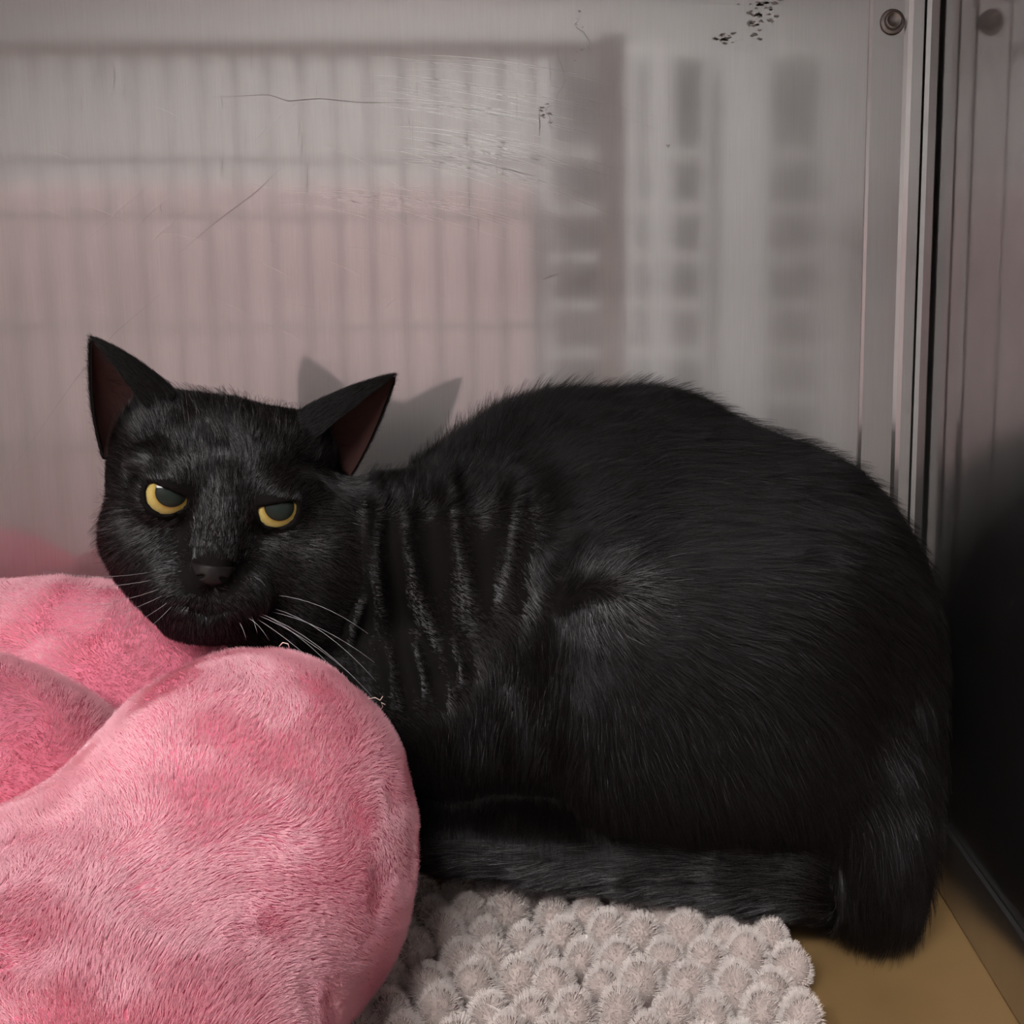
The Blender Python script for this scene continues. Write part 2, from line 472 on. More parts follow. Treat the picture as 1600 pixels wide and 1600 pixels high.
# scratches and dried drips on the back wall (thin marks lying on the sheet)
rng = np.random.default_rng(7)
SV, SF = [], []
def mark(store, pts, w, lift=.00008, tilt=0.0):
    V, F = store
    if tilt:                        # the groove's flank that glints
        zc = at(*pts[len(pts) // 2], WALL_Y)[2]
        tilt = math.tan((math.atan2(1.82 - zc, 2.15) - math.atan2(zc - CAM[2], WALL_Y)) / 2)
    P = np.array([at(x, y, WALL_Y - lift) for x, y in pts]); n0 = len(V)
    for i in range(len(P)):
        t = P[min(i+1, len(P)-1)] - P[max(i-1, 0)]; t = np.array([-t[2], 0, t[0]]); t /= np.linalg.norm(t) + 1e-9
        ww = w * math.sin(math.pi * (i + .35) / (len(P) - .3)) if len(P) > 2 else w
        up_ = t if t[2] >= 0 else -t
        V.append(P[i] + up_ * ww); V.append(P[i] - up_ * ww + np.array([0, -2 * ww * tilt, 0]))
    for i in range(len(P)-1): F.append((n0+2*i, n0+2*i+1, n0+2*i+3, n0+2*i+2))
def arc(x0, y0, x1, y1, sag, n=14):
    t = np.linspace(0, 1, n); return [(x0 + (x1-x0)*a, y0 + (y1-y0)*a - sag*4*a*(1-a)) for a in t]
for _ in range(34):                 # fans of wiping scratches
    x0 = rng.uniform(560, 760); y0 = rng.uniform(85, 175); L = rng.uniform(90, 320)
    mark((SV, SF), arc(x0, y0, x0+L, y0 + L*rng.uniform(.10, .22), L*rng.uniform(.02, .05)), rng.uniform(.00006, .00018))
for _ in range(46):
    x0 = rng.uniform(580, 760); y0 = rng.uniform(195, 270); L = rng.uniform(70, 300)
    mark((SV, SF), arc(x0, y0, x0+L, y0 + L*rng.uniform(.14, .32), L*rng.uniform(.02, .06)), rng.uniform(.00006, .0002))
for _ in range(26):
    x0 = rng.uniform(420, 640); y0 = rng.uniform(285, 330); L = rng.uniform(120, 360)
    mark((SV, SF), arc(x0, y0, x0+L, y0 + L*rng.uniform(.14, .26), L*rng.uniform(.03, .06)), rng.uniform(.00006, .00018))
for _ in range(26):
    x0 = rng.uniform(20, 700); y0 = rng.uniform(150, 520); L = rng.uniform(20, 110); a = rng.choice([.45, .5, -.9, .2])
    mark((SV, SF), arc(x0, y0, x0+L, y0 + L*a, 2), rng.uniform(.00004, .0001))
so = mesh('scratch_marks', SV, SF, 'scratch', wb); so['kind'] = 'stuff'
DV, DF = [], []
def drip(x, y, L, wob, w):
    pts = [(x, y)]; 
    for i in range(10): pts.append((pts[-1][0] + rng.normal(0, wob), pts[-1][1] + L/10))
    mark((DV, DF), pts, w)
def speckle(cx, cy, rx, ry, n, r):
    for _ in range(n):
        x, y = rng.normal(cx, rx), rng.normal(cy, ry); k = rng.uniform(.4, 1) * r
        pts = [(x - 3*k + 1.5*k*i, y + rng.normal(0, .6)*k) for i in range(5)]
        mark((DV, DF), pts, k * .0005)
speckle(1133, 62, 9, 6, 16, 2.0); speckle(1185, 22, 16, 16, 34, 2.2); speckle(850, 178, 9, 12, 10, 1.2); speckle(905, 50, 6, 22, 10, .9)
drip(1044, 40, 185, .4, .00010); mark((DV, DF), [(1041, 226), (1044, 229), (1047, 226)], .0009)
drip(843, 170, 45, 1.0, .0003); drip(862, 160, 40, 3, .0002); drip(905, 20, 60, 4, .0002); drip(880, 60, 110, 6, .00014)
for _ in range(30): drip(rng.uniform(60, 900), rng.uniform(60, 330), rng.uniform(15, 70), .5, rng.uniform(.00005, .00013))
mark((DV, DF), [(330, 152), (420, 148), (450, 158), (500, 154), (560, 160), (640, 161)], .00022)
mark((DV, DF), [(280, 395), (340, 345), (400, 300), (440, 262)], .00016); mark((DV, DF), [(0, 760), (120, 590), (180, 520), (250, 460)], .00012)
mark((DV, DF), [(848, 437), (860, 432), (872, 428)], .0005)
do = mesh('drip_marks', DV, DF, 'stain', wb); do['kind'] = 'stuff'

# ------------------------------------------------------------------ the room in front of the kennel (seen in the steel)
RX0, RX1, RY0, RZ0, RZ1 = -2.6, 1.9, -2.7, -.85, 1.85
box('wall_front', (RX0, RY0 - .05, RZ0), (RX1, RY0, RZ1), 'painted_wall', kind='structure')
box('wall_room_left', (RX0 - .05, RY0, RZ0), (RX0, KF, RZ1), 'painted_wall', kind='structure')
box('wall_room_right', (RX1, RY0, RZ0), (RX1 + .05, KF, RZ1), 'painted_wall', kind='structure')
box('floor_room', (RX0, RY0, RZ0 - .05), (RX1, KF, RZ0), 'room_floor', kind='structure')
box('ceiling_room', (RX0, RY0, RZ1), (RX1, KF, RZ1 + .05), 'room_ceiling', kind='structure')
for i, (x, y, w, d) in enumerate([(-.62, -1.55, .65, .38), (-.60, -.42, .9, .16)]):  # the second panel is added to brighten the pink cloth
    t = empty('ceiling_light', (x, y, RZ1 - .0295))
    tag(t, ['broad flat ceiling light panel over the middle of the room', 'added narrow light panel over the kennel front that brightens the pink cloth'][i], 'ceiling light', 'ceiling light panels')
    box('housing', (-w - .03, -d - .03, .0), (w + .03, d + .03, .029), 'painted_wall', t)
    box('diffuser', (-w, -d, -.006), (w, d, -.001), 'lamp_panel', t)
# shelf unit across the aisle, and an added cabinet that darkens the reflection
RYF = RY0 + .42
su = empty('shelf_unit', (0, RYF, RZ0)); tag(su, 'grey shelf unit with white shelf edges across the aisle, seen only in the steel', 'shelf unit')
for x0, x1 in ((-.32, -.27), (-.098, .02), (.044, .138), (.228, .26)): box('upright', (x0, -.40, .001), (x1, .0, 2.25), 'cabinet_grey', su, .003)
box('back_panel', (-.27, -.40, .02), (.228, -.385, 2.24), 'cabinet_grey', su)
for z in (.30, .62, .93, 1.085, 1.24, 1.40, 1.56, 1.72, 1.90, 2.22): box('shelf', (-.268, -.383, z), (.226, .004, z + .022), 'shelf_white', su, .002)
tcb = empty('added_cabinet', (0, RYF, RZ0)); tag(tcb, 'tall grey two-door cabinet beside the shelf unit across the aisle', 'cabinet')
box('body', (.29, -.40, .001), (1.45, -.02, 2.25), 'cabinet_grey', tcb, .003)
for x0, x1, xh in ((.30, .866, .82), (.874, 1.44, .90)):
    dr = box('door', (x0, -.018, .06), (x1, .004, 2.23), 'cabinet_grey', tcb, .003)
    rod_h = box('handle', (xh - .008, .005, 1.0), (xh + .008, .028, 1.2), 'bolt_steel', dr, .003)
# barred door leaf across the left part of the opening
kd = empty('kennel_door', (0, KF - .012, 0))
tag(kd, 'steel barred kennel door mirrored in the back wall', 'kennel door')
def rod(name, a, b, r, parent):
    V, F = tube([a, b], r, 8); return mesh(name, V, F, 'bar_steel', parent)
box('frame_rail', (KX + .01, -.010, .699), (-.04, .010, .716), 'door_steel', kd, .002)
box('frame_rail', (KX + .01, -.010, .012), (-.04, .010, .040), 'door_steel', kd, .002)
box('frame_post', (-.045, -.010, .012), (-.010, .010, .725), 'door_steel', kd, .002)
box('frame_post', (KX + .01, -.010, .012), (KX + .04, .010, .725), 'door_steel', kd, .002)
x = -.085
while x > KX + .05:
    rod('bar', (x, 0, .03), (x, 0, .70), .0035, kd); x -= .0425
for z in (.20, .36, .50, .570): rod('cross_bar', (KX + .03, .007, z), (-.03, .007, z), .003, kd)
# added table and pink cloth that put the pink into the steel's reflection
TZ, TY0, TY1, TX0, TX1 = .69, -1.62, -.93, -1.36, -.20
tb_ = empty('standin_table', (0, 0, RZ0)); tag(tb_, 'added table holding up the pink stand-in cloth, seen only in the back wall', 'table')
box('tabletop', (TX0, TY0, TZ - .03 - RZ0), (TX1, TY1, TZ - RZ0), 'door_steel', tb_, .004)
for x in (TX0 + .05, TX1 - .05):
    for y in (TY0 + .05, TY1 - .05): box('leg', (x - .02, y - .02, .001), (x + .02, y + .02, TZ - .0305 - RZ0), 'door_steel', tb_, .003)
bk = empty('pink_standin', (0, 0, TZ)); tag(bk, 'added dusty pink cloth standing in for the pink mirrored in the back wall', 'standin_cloth')
def drape(x0, x1, n=100):
    path = [(TY0 + .02, .003), (TY0 + .3, .003), (TY1 - .12, .003), (TY1 - .02, .003), (TY1 + .008, -.006), (TY1 + .016, -.04)] + [(TY1 + .018, -.04 - .09 * k) for k in range(1, 11)]
    V = []; F = []
    for side in (0, 1):
        for j, (y, z) in enumerate(path):
            for i in range(n):
                x = x0 + (x1 - x0) * i / (n - 1); h = max(0.0, -z - .03)
                wv_ = .5 + .5 * math.sin(x * 24 + 1.4 * math.sin(x * 7))
                V.append((x, y + min(h, .4) * .06 * wv_ + (side * .006 if j > 3 else 0), z + (side * .006 if j <= 4 else 0)))
    k = len(path) * n
    for j in range(len(path) - 1):
        for i in range(n - 1):
            q = (j*n+i, j*n+i+1, (j+1)*n+i+1, (j+1)*n+i); F.append(tuple(t + k for t in q)); F.append(q[::-1])
    m_ = len(path); ring = list(range(n)) + [j*n+n-1 for j in range(1, m_)] + [(m_-1)*n+i for i in range(n-2, -1, -1)] + [j*n for j in range(m_-2, 0, -1)]
    for a, b_ in zip(ring, ring[1:] + ring[:1]): F.append((a, b_, b_+k, a+k))
    return V, F
V, F = drape(TX0 + .01, TX1 - .01); mesh('cloth', V, F, 'standin_cloth', bk)
# ------------------------------------------------------------------ hair tools
def tri_sample(P, F, n, rng, weight=None):
    T = np.concatenate([F[:, [0, 1, 2]], F[:, [0, 2, 3]]]) if F.shape[1] == 4 else F
    a, b, c = P[T[:, 0]], P[T[:, 1]], P[T[:, 2]]
    ar = np.linalg.norm(np.cross(b - a, c - a), axis=1)
    if weight is not None: ar = ar * weight((a + b + c) / 3)
    cum = np.cumsum(ar); i = np.searchsorted(cum, rng.random(n) * cum[-1]); i = np.minimum(i, len(T)-1)
    u, v = rng.random(n), rng.random(n); f = u + v > 1; u[f] = 1 - u[f]; v[f] = 1 - v[f]
    return a[i] + (b[i]-a[i]) * u[:, None] + (c[i]-a[i]) * v[:, None], T[i]
def unit(a): return a / (np.linalg.norm(a, axis=1, keepdims=True) + 1e-9)
def hair(name, pts, rad, mat, parent):
    """pts (n, k, 3): n strands of k points; rad (n,) or scalar root radius"""
    n, k, _ = pts.shape
    cu = bpy.data.hair_curves.new(name); cu.add_curves([k] * n)
    cu.attributes['position'].data.foreach_set('vector', np.ascontiguousarray(pts, np.float32).ravel())
    at_ = cu.attributes.get('radius') or cu.attributes.new('radius', 'FLOAT', 'POINT')
    tp = np.linspace(1, .12, k) ** .8
    r = (np.broadcast_to(np.asarray(rad, np.float32), (n,))[:, None] * tp[None]).astype(np.float32)
    at_.data.foreach_set('value', np.ascontiguousarray(r).ravel())
    cu.materials.append(MATS[mat])
    return link(name, cu, parent)
def strands(root, nrm, tang, length, lift, k, rng, clump=0.0, cell=.003, droop=0.0, curl=0.0):
    """strands start along lift*nrm + tang and lie down towards tang"""
    n = len(root); s = np.linspace(0, 1, k)
    out = np.empty((n, k, 3)); p = root.copy(); out[:, 0] = p
    L = length[:, None] / (k - 1)
    lf = np.broadcast_to(np.asarray(lift, float), (n,))[:, None]
    for j in range(1, k):
        d = unit(tang * (1 - .3 * lf) + nrm * lf * (1.25 - .75 * s[j]) + np.array([0, 0, -1.0]) * droop * s[j])
        if curl: d = unit(d + rng.normal(0, curl, (n, 3)))
        p = p + d * L; out[:, j] = p
    if clump > 0:
        key = np.floor((root + rng.normal(0, cell * .12, (n, 3))) / cell).astype(np.int64)
        key = key[:, 0] * 73856093 ^ key[:, 1] * 19349663 ^ key[:, 2] * 83492791
        _, inv = np.unique(key, return_inverse=True)
        cnt = np.bincount(inv)
        tip = out[:, -1]; mt = np.stack([np.bincount(inv, tip[:, i]) / cnt for i in range(3)], 1)[inv]
        out += (mt - tip)[:, None, :] * (clump * s ** 1.6)[None, :, None]
    return out

# ------------------------------------------------------------------ hair and skin materials
def hair_mat(name, col, gloss, gmix, ru, rv):
    """black coat: a dark absorbing shaft with a silky reflection along it"""
    m, nt, out = new_mat(name)
    d = nd(nt, 'ShaderNodeBsdfDiffuse'); g = nd(nt, 'ShaderNodeBsdfHair', component='Reflection')
    hi = nd(nt, 'ShaderNodeHairInfo'); mr = nd(nt, 'ShaderNodeMapRange'); mr.inputs[3].default_value = gmix * .5; mr.inputs[4].default_value = gmix * 1.5
    d.inputs[0].default_value = (*col, 1); g.inputs['Color'].default_value = (*gloss, 1)
    g.inputs['RoughnessU'].default_value = ru; g.inputs['RoughnessV'].default_value = rv; g.inputs['Offset'].default_value = math.radians(-3)
    mx = nd(nt, 'ShaderNodeMixShader'); nt.links.new(hi.outputs['Random'], mr.inputs[0]); nt.links.new(mr.outputs[0], mx.inputs[0])
    nt.links.new(d.outputs[0], mx.inputs[1]); nt.links.new(g.outputs[0], mx.inputs[2]); nt.links.new(mx.outputs[0], out.inputs[0]); return m
hair_mat('cat_fur', (.0034, .0022, .0020), (.95, .95, 1.0), .030, .06, .95)
hair_mat('highlight_fur', (.0034, .0022, .0020), (.95, .96, 1.0), .125, .07, .95)  # same coat, sheen raised to paint highlights on folds, knee, tail and face
simple('cat_skin', (.006, .005, .005), .8, Specular_IOR_Level=.05)
simple('ear_inner', (.050, .022, .020), .7, Specular_IOR_Level=.15)
simple('nose_leather', (.010, .008, .008), .5, Specular_IOR_Level=.15)
simple('thread', (.85, .62, .58), .7)
simple('whisker', (.34, .34, .36), .4)
def plush(name, c0, c1, gl=(1, 1, 1), gmix=0.0, scale=14.0):
    m, nt, out = new_mat(name)
    tc = nd(nt, 'ShaderNodeTexCoord'); nz = nd(nt, 'ShaderNodeTexNoise', Scale=scale, Detail=4.0); cr = nd(nt, 'ShaderNodeValToRGB')
    cr.color_ramp.elements[0].position = .35; cr.color_ramp.elements[0].color = (*c0, 1); cr.color_ramp.elements[1].position = .7; cr.color_ramp.elements[1].color = (*c1, 1)
    b = nd(nt, 'ShaderNodeBsdfDiffuse'); g = nd(nt, 'ShaderNodeBsdfHair', component='Reflection'); g.inputs['Color'].default_value = (*gl, 1)
    g.inputs['RoughnessU'].default_value = .28; g.inputs['RoughnessV'].default_value = .8
    mx = nd(nt, 'ShaderNodeMixShader'); mx.inputs[0].default_value = gmix
    nt.links.new(tc.outputs['Object'], nz.inputs[0]); nt.links.new(nz.outputs[0], cr.inputs[0]); nt.links.new(cr.outputs[0], b.inputs[0])
    nt.links.new(b.outputs[0], mx.inputs[1]); nt.links.new(g.outputs[0], mx.inputs[2]); nt.links.new(mx.outputs[0], out.inputs[0]); return m
plush('pink_plush', (.89, .40, .50), (.92, .46, .56), (1, .78, .83), .32)
plush('pink_ground', (.60, .16, .24), (.64, .19, .27))
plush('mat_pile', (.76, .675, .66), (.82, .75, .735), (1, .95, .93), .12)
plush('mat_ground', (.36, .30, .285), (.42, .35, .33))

# ------------------------------------------------------------------ pet bed
bed = empty('pet_bed', (0, 0, 0))
tag(bed, 'pink plush petal-shaped pet bed the black cat rests its chin on', 'pet bed')
FAST = 1.0
def plush_part(name, sdf, lo, hi, h, count, seed):
    P, F = surface(sdf, lo, hi, h)
    o = mesh(name, P, F, 'pink_ground', bed)
    rng = np.random.default_rng(seed)
    def wt(c):
        px, dep = project(c)
        near = np.clip(.40 / dep, .3, 1.8) ** 2
        inn = (px[:, 0] > -160) & (px[:, 0] < 720) & (px[:, 1] > 820) & (px[:, 1] < 1760)
        return near * np.where(inn, 1.0, .22)
    R, T = tri_sample(P, F, int(count * FAST), rng, wt)
    N = grad(sdf, R)
    # the nap: brushed this way and that in patches
    nap = np.array([.05, -.20, -.30]) + .9 * vnoise(R, .070, 3) + 1.3 * vnoise(R, .030, 5) + .6 * vnoise(R, .013, 8)
    tg = nap - N * (nap * N).sum(1, keepdims=True); tg = unit(tg) * np.clip(np.linalg.norm(tg, axis=1), .25, 1.0)[:, None]
    tg = tg + rng.normal(0, .16, R.shape)
    up = np.clip(.5 + 1.5 * vnoise(R, .034, 9)[:, 0] + .7 * vnoise(R, .012, 10)[:, 0], 0, 1)      # rubbed up in patches, flat elsewhere
    lift_ = .30 + 1.5 * up + .25 * rng.random(len(R))
    ln = .0034 * rng.uniform(.75, 1.15, len(R))
    S = strands(R - N * .0004, N, tg, ln, lift_, 3, rng, clump=.18, cell=.0014)
    hr = hair(name + '_pile', S, .00011, 'pink_plush', bed); hr['kind'] = 'stuff'
    return o
plush_part('rim', bed_sdf, (-.64, .15, .0), (-.05, .605, .22), .0035, 520000, 11)
plush_part('cushion', cushion_sdf, (-.44, .31, .0), (-.19, .48, .19), .0035, 70000, 12)

# threads pulled loose along the petal's edge
for pts_ in ([(575, 1092), (586, 1090), (594, 1094), (598, 1088)], [(592, 1112), (598, 1104), (596, 1098), (602, 1101)], [(436, 1010), (442, 1004), (450, 1006), (452, 1012)]):
    V, F = tube([at(x_, y_, .425) for x_, y_ in pts_], .00022, 5); mesh('loose_thread', V, F, 'thread', bed)

# ------------------------------------------------------------------ tufted mat
mat = empty('plush_mat', (0, 0, 0))
tag(mat, 'beige plush mat of knobbly tufts under the cat and bed', 'mat')
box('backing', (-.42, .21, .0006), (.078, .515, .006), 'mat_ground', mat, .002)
rng = np.random.default_rng(5)
bm = bmesh.new(); bmesh.ops.create_icosphere(bm, subdivisions=2, radius=1.0)
variants = []
for k in range(4):
    b2 = bm.copy(); r2 = np.random.default_rng(40 + k)
    VV = np.array([v.co for v in b2.verts]); dn = vnoise(VV + 7 * k, .8, k)[:, 0]
    for v, q in zip(b2.verts, dn): v.co *= 1 + .10 * q
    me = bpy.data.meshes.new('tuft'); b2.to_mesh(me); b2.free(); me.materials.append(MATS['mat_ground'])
    me.polygons.foreach_set('use_smooth', np.ones(len(me.polygons), bool)); variants.append(me)
bm.free()
TUFTS = []
row = 0; y = .235
while y < .515:
    x = .0745 - (.0098 if row % 2 else 0) - rng.uniform(0, .002)
    while x > -.40:
        c = np.array([x + rng.normal(0, .0016), y + rng.normal(0, .0020), .0112 + rng.normal(0, .0010)])
        px, _ = project(c[None]); px = px[0]
        if 300 < px[0] < 1500 and px[1] < 2300:
            TUFTS.append((c, rng.uniform(.9, 1.12)))
        x -= .0196
    y += .0205; row += 1
TC = np.array([t[0] for t in TUFTS])
keep = (cat_sdf(TC.astype(np.float32)) > .004) & (bed_sdf(TC) > .003)
TUFTS = [t for t, k in zip(TUFTS, keep) if k]
RR, NN, LL = [], [], []
for i, (c, s) in enumerate(TUFTS):
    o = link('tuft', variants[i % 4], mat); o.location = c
    sc = np.array([.0080, .0085, .0122]) * s * rng.uniform(.92, 1.1, 3); o.scale = sc; o.rotation_euler = (rng.normal(0, .15), rng.normal(0, .15), rng.uniform(0, 6.28))
    n = 900
    d = unit(rng.normal(0, 1, (n, 3))); d[:, 2] = np.abs(d[:, 2]) * 1.0 - .15; d = unit(d)
    RR.append(c + d * sc * .96); NN.append(unit(d + np.array([0, 0, .35])))
RR = np.concatenate(RR); NN = np.concatenate(NN)
tg = rng.normal(0, .18, RR.shape) + .25 * vnoise(RR, .006, 2) + np.array([0, 0, -.10])
S = strands(RR, NN, tg, .0036 * rng.uniform(.7, 1.2, len(RR)), 1.0, 4, rng, clump=.4, cell=.0018, curl=.08)
hr = hair('pile', S, .00013, 'mat_pile', mat); hr['kind'] = 'stuff'

# ------------------------------------------------------------------ the cat
cat = empty('cat', (0, 0, 0))
tag(cat, 'black cat crouching against the steel wall with its chin on the pink bed', 'cat')
P, F = surface(cat_sdf, (-.26, .36, .0), (.19, .60, .30), .0017)
nbody = len(P)
# ears: thin cupped sheets rooted in the skull
EARB = [(118, 114, 16), (102, 140, 12), (98, 164, -4), (124, 170, -44), (164, 146, -66), (188, 100, -64), (190, 48, -42)]
def ear_sheet(s, n=26, m=22):
    B = np.array(EARB, float)
    t = np.linspace(0, len(B)-1, n); i = np.clip(t.astype(int), 0, len(B)-2); f = t - i
    # Catmull-Rom through the base points
    def cr(i, f):
        p0 = B[np.maximum(i-1, 0)]; p1 = B[i]; p2 = B[i+1]; p3 = B[np.minimum(i+2, len(B)-1)]; f = f[:, None]
        return .5 * ((2*p1) + (p2-p0)*f + (2*p0-5*p1+4*p2-p3)*f*f + (3*p1-p0-3*p2+p3)*f**3)
    base = cr(i, f); tip = np.array([255., 259., -16.] if s > 0 else [233., 229., -16.]) ; cen = base.mean(0)
    V = []
    for j in range(m):
        h = j / (m - 1); hh = .925 * h
        bul = math.sin(math.pi * min(h, 1)) * .10
        Q = base * (1 - hh) + tip * hh + (base - cen) * bul
        V.append(Q)
    root = np.array([92., 40., -40.])
    V = [base * (1 - q) + root * q for q in (.55, .36, .18)] + V; m += 3
    V = np.array(V).reshape(-1, 3)
    Fq = np.array([(j*n+k, j*n+k+1, (j+1)*n+k+1, (j+1)*n+k) for j in range(m-1) for k in range(n-1)])
    return V, Fq, n, m
EAR = {}
PV, FV, MI = [P], [F], [np.zeros(len(F), int)]
off = len(P)
for s in (-1, 1):
    V, Fq, n, m = ear_sheet(s)
    a, b_, c_ = V[Fq[:, 0]], V[Fq[:, 1]], V[Fq[:, 3]]
    fn = unit(np.cross(b_ - a, c_ - a)); vn = np.zeros_like(V)
    for q in range(4): np.add.at(vn, Fq[:, q], fn)
    vn = unit(vn)
    ax = V.reshape(m, n, 3).mean(1) + np.array([20., -10., 20.]); out = V - np.repeat(ax, n, 0)   # away from the cup's axis
    if (out * vn).sum() < 0: vn = -vn; Fo = Fq[:, ::-1]
    else: Fo = Fq
    Vo = V + vn * 2.2; Vi = V - vn * 2.2
    W2 = np.concatenate([Vo, Vi]); k = len(V)
    G = [Fo, Fo[:, ::-1] + k]
    rim = [j*n for j in range(m)] + [(m-1)*n + q for q in range(1, n)] + [j*n + n-1 for j in range(m-2, -1, -1)]
    rq = np.array([(rim[q], rim[q+1], rim[q+1]+k, rim[q]+k) for q in range(len(rim)-1)])
    flip = s < 0
    FF = np.concatenate(G + [rq])
    if flip: FF = FF[:, ::-1]
    W2[:, 0] *= s
    wv = np.array([hp(*q) for q in W2])
    mi = np.concatenate([np.zeros(len(Fo), int), np.ones(len(Fo), int), np.zeros(len(rq), int)])
    EAR[s] = (wv, Fo, k, n, m)
    PV.append(wv); FV.append(FF + off); MI.append(mi); off += len(wv)
PA = np.concatenate(PV); FA = np.concatenate(FV); MA = np.concatenate(MI)
body = mesh('body', PA, FA, ['cat_skin', 'ear_inner'], cat)
body.data.polygons.foreach_set('material_index', MA.astype(np.int32))

# eyes: dark pupil, yellow iris, clear cornea
m, nt, out = new_mat('eye')
tc = nd(nt, 'ShaderNodeTexCoord'); sx = nd(nt, 'ShaderNodeSeparateXYZ'); nt.links.new(tc.outputs['Object'], sx.inputs[0])
cb = nd(nt, 'ShaderNodeCombineXYZ'); nt.links.new(sx.outputs[0], cb.inputs[0]); nt.links.new(sx.outputs[1], cb.inputs[1])
vl = nd(nt, 'ShaderNodeVectorMath', operation='LENGTH'); nt.links.new(cb.outputs[0], vl.inputs[0])
cr = nd(nt, 'ShaderNodeValToRGB'); el = cr.color_ramp.elements
el[0].position = 0; el[0].color = (.020, .028, .024, 1); el[1].position = 1; el[1].color = (.01, .008, .006, 1)
for p_, c_ in ((.49, (.012, .016, .014, 1)), (.525, (.006, .006, .005, 1)), (.55, (.30, .20, .045, 1)), (.65, (.44, .34, .11, 1)), (.83, (.45, .35, .13, 1)), (.88, (.05, .03, .01, 1))):
    e_ = el.new(p_); e_.color = c_
nt.links.new(vl.outputs['Value'], cr.inputs[0])
nz = nd(nt, 'ShaderNodeTexNoise', Scale=9.0, Detail=4.0); nt.links.new(tc.outputs['Object'], nz.inputs[0])
mr = nd(nt, 'ShaderNodeMapRange'); mr.inputs[3].default_value = .75; mr.inputs[4].default_value = 1.2; nt.links.new(nz.outputs[0], mr.inputs[0])
mu = nd(nt, 'ShaderNodeMix', data_type='RGBA', blend_type='MULTIPLY'); mu.inputs[0].default_value = 1
nt.links.new(cr.outputs[0], mu.inputs[6]); nt.links.new(mr.outputs[0], mu.inputs[7])
b = nd(nt, 'ShaderNodeBsdfPrincipled', Roughness=.10); b.inputs['Specular IOR Level'].default_value = .25
nt.links.new(mu.outputs[2], b.inputs['Base Color']); nt.links.new(b.outputs[0], out.inputs[0])
bm = bmesh.new(); bmesh.ops.create_uvsphere(bm, u_segments=32, v_segments=20, radius=1.0)
eme = bpy.data.meshes.new('eye'); bm.to_mesh(eme); bm.free(); eme.materials.append(MATS['eye'])
eme.polygons.foreach_set('use_smooth', np.ones(len(eme.polygons), bool))
for s in (-1, 1):
    o = link('eye', eme, cat); o['label'] = 'yellow-green eye with a wide dark pupil'
    c = hp(s * EYE_U, EYE_V, EYE_W); r = EYE_R * HS
    # local z looks at the camera
    z = CAM - c; z = z / np.linalg.norm(z) + .12 * HU + .10 * HV; z = z / np.linalg.norm(z); x = HUN - z * (HUN @ z); x /= np.linalg.norm(x); yv = np.cross(z, x)
    M = Matrix(np.concatenate([np.concatenate([np.stack([x * r, yv * r, z * r], 1), c[:, None]], 1), [[0, 0, 0, 1]]]).tolist())
    o.matrix_world = M
# nose leather
def nose_sdf(p):
    L = hloc(np.asarray(p, np.float32))
    q = head_sdf(np.asarray(p, np.float32)) - 2.4 * HS
    u = np.abs(L[:, 0]); v = L[:, 1] + 100
    shp = smax(smax(v - 13, u * .8 - v * .5 - 21, 6.0), -v - 17 + u * .3, 6.0)
    d = smax(q, shp * HS, 3 * HS)
    nos = np.sqrt(((u - 17) / 1.6) ** 2 + ((v + 5 + .25 * (u - 17)) / .8) ** 2) - 4.2
    d = np.maximum(d, -(nos * .7 * HS))
    return np.maximum(d, (95 - L[:, 2]) * HS)
lo = hp(0, -100, 130) - .014; hi = hp(0, -100, 130) + .014
Pn, Fn = surface(nose_sdf, lo, hi, .0006)
if len(Pn): mesh('nose', Pn, Fn, 'nose_leather', cat)

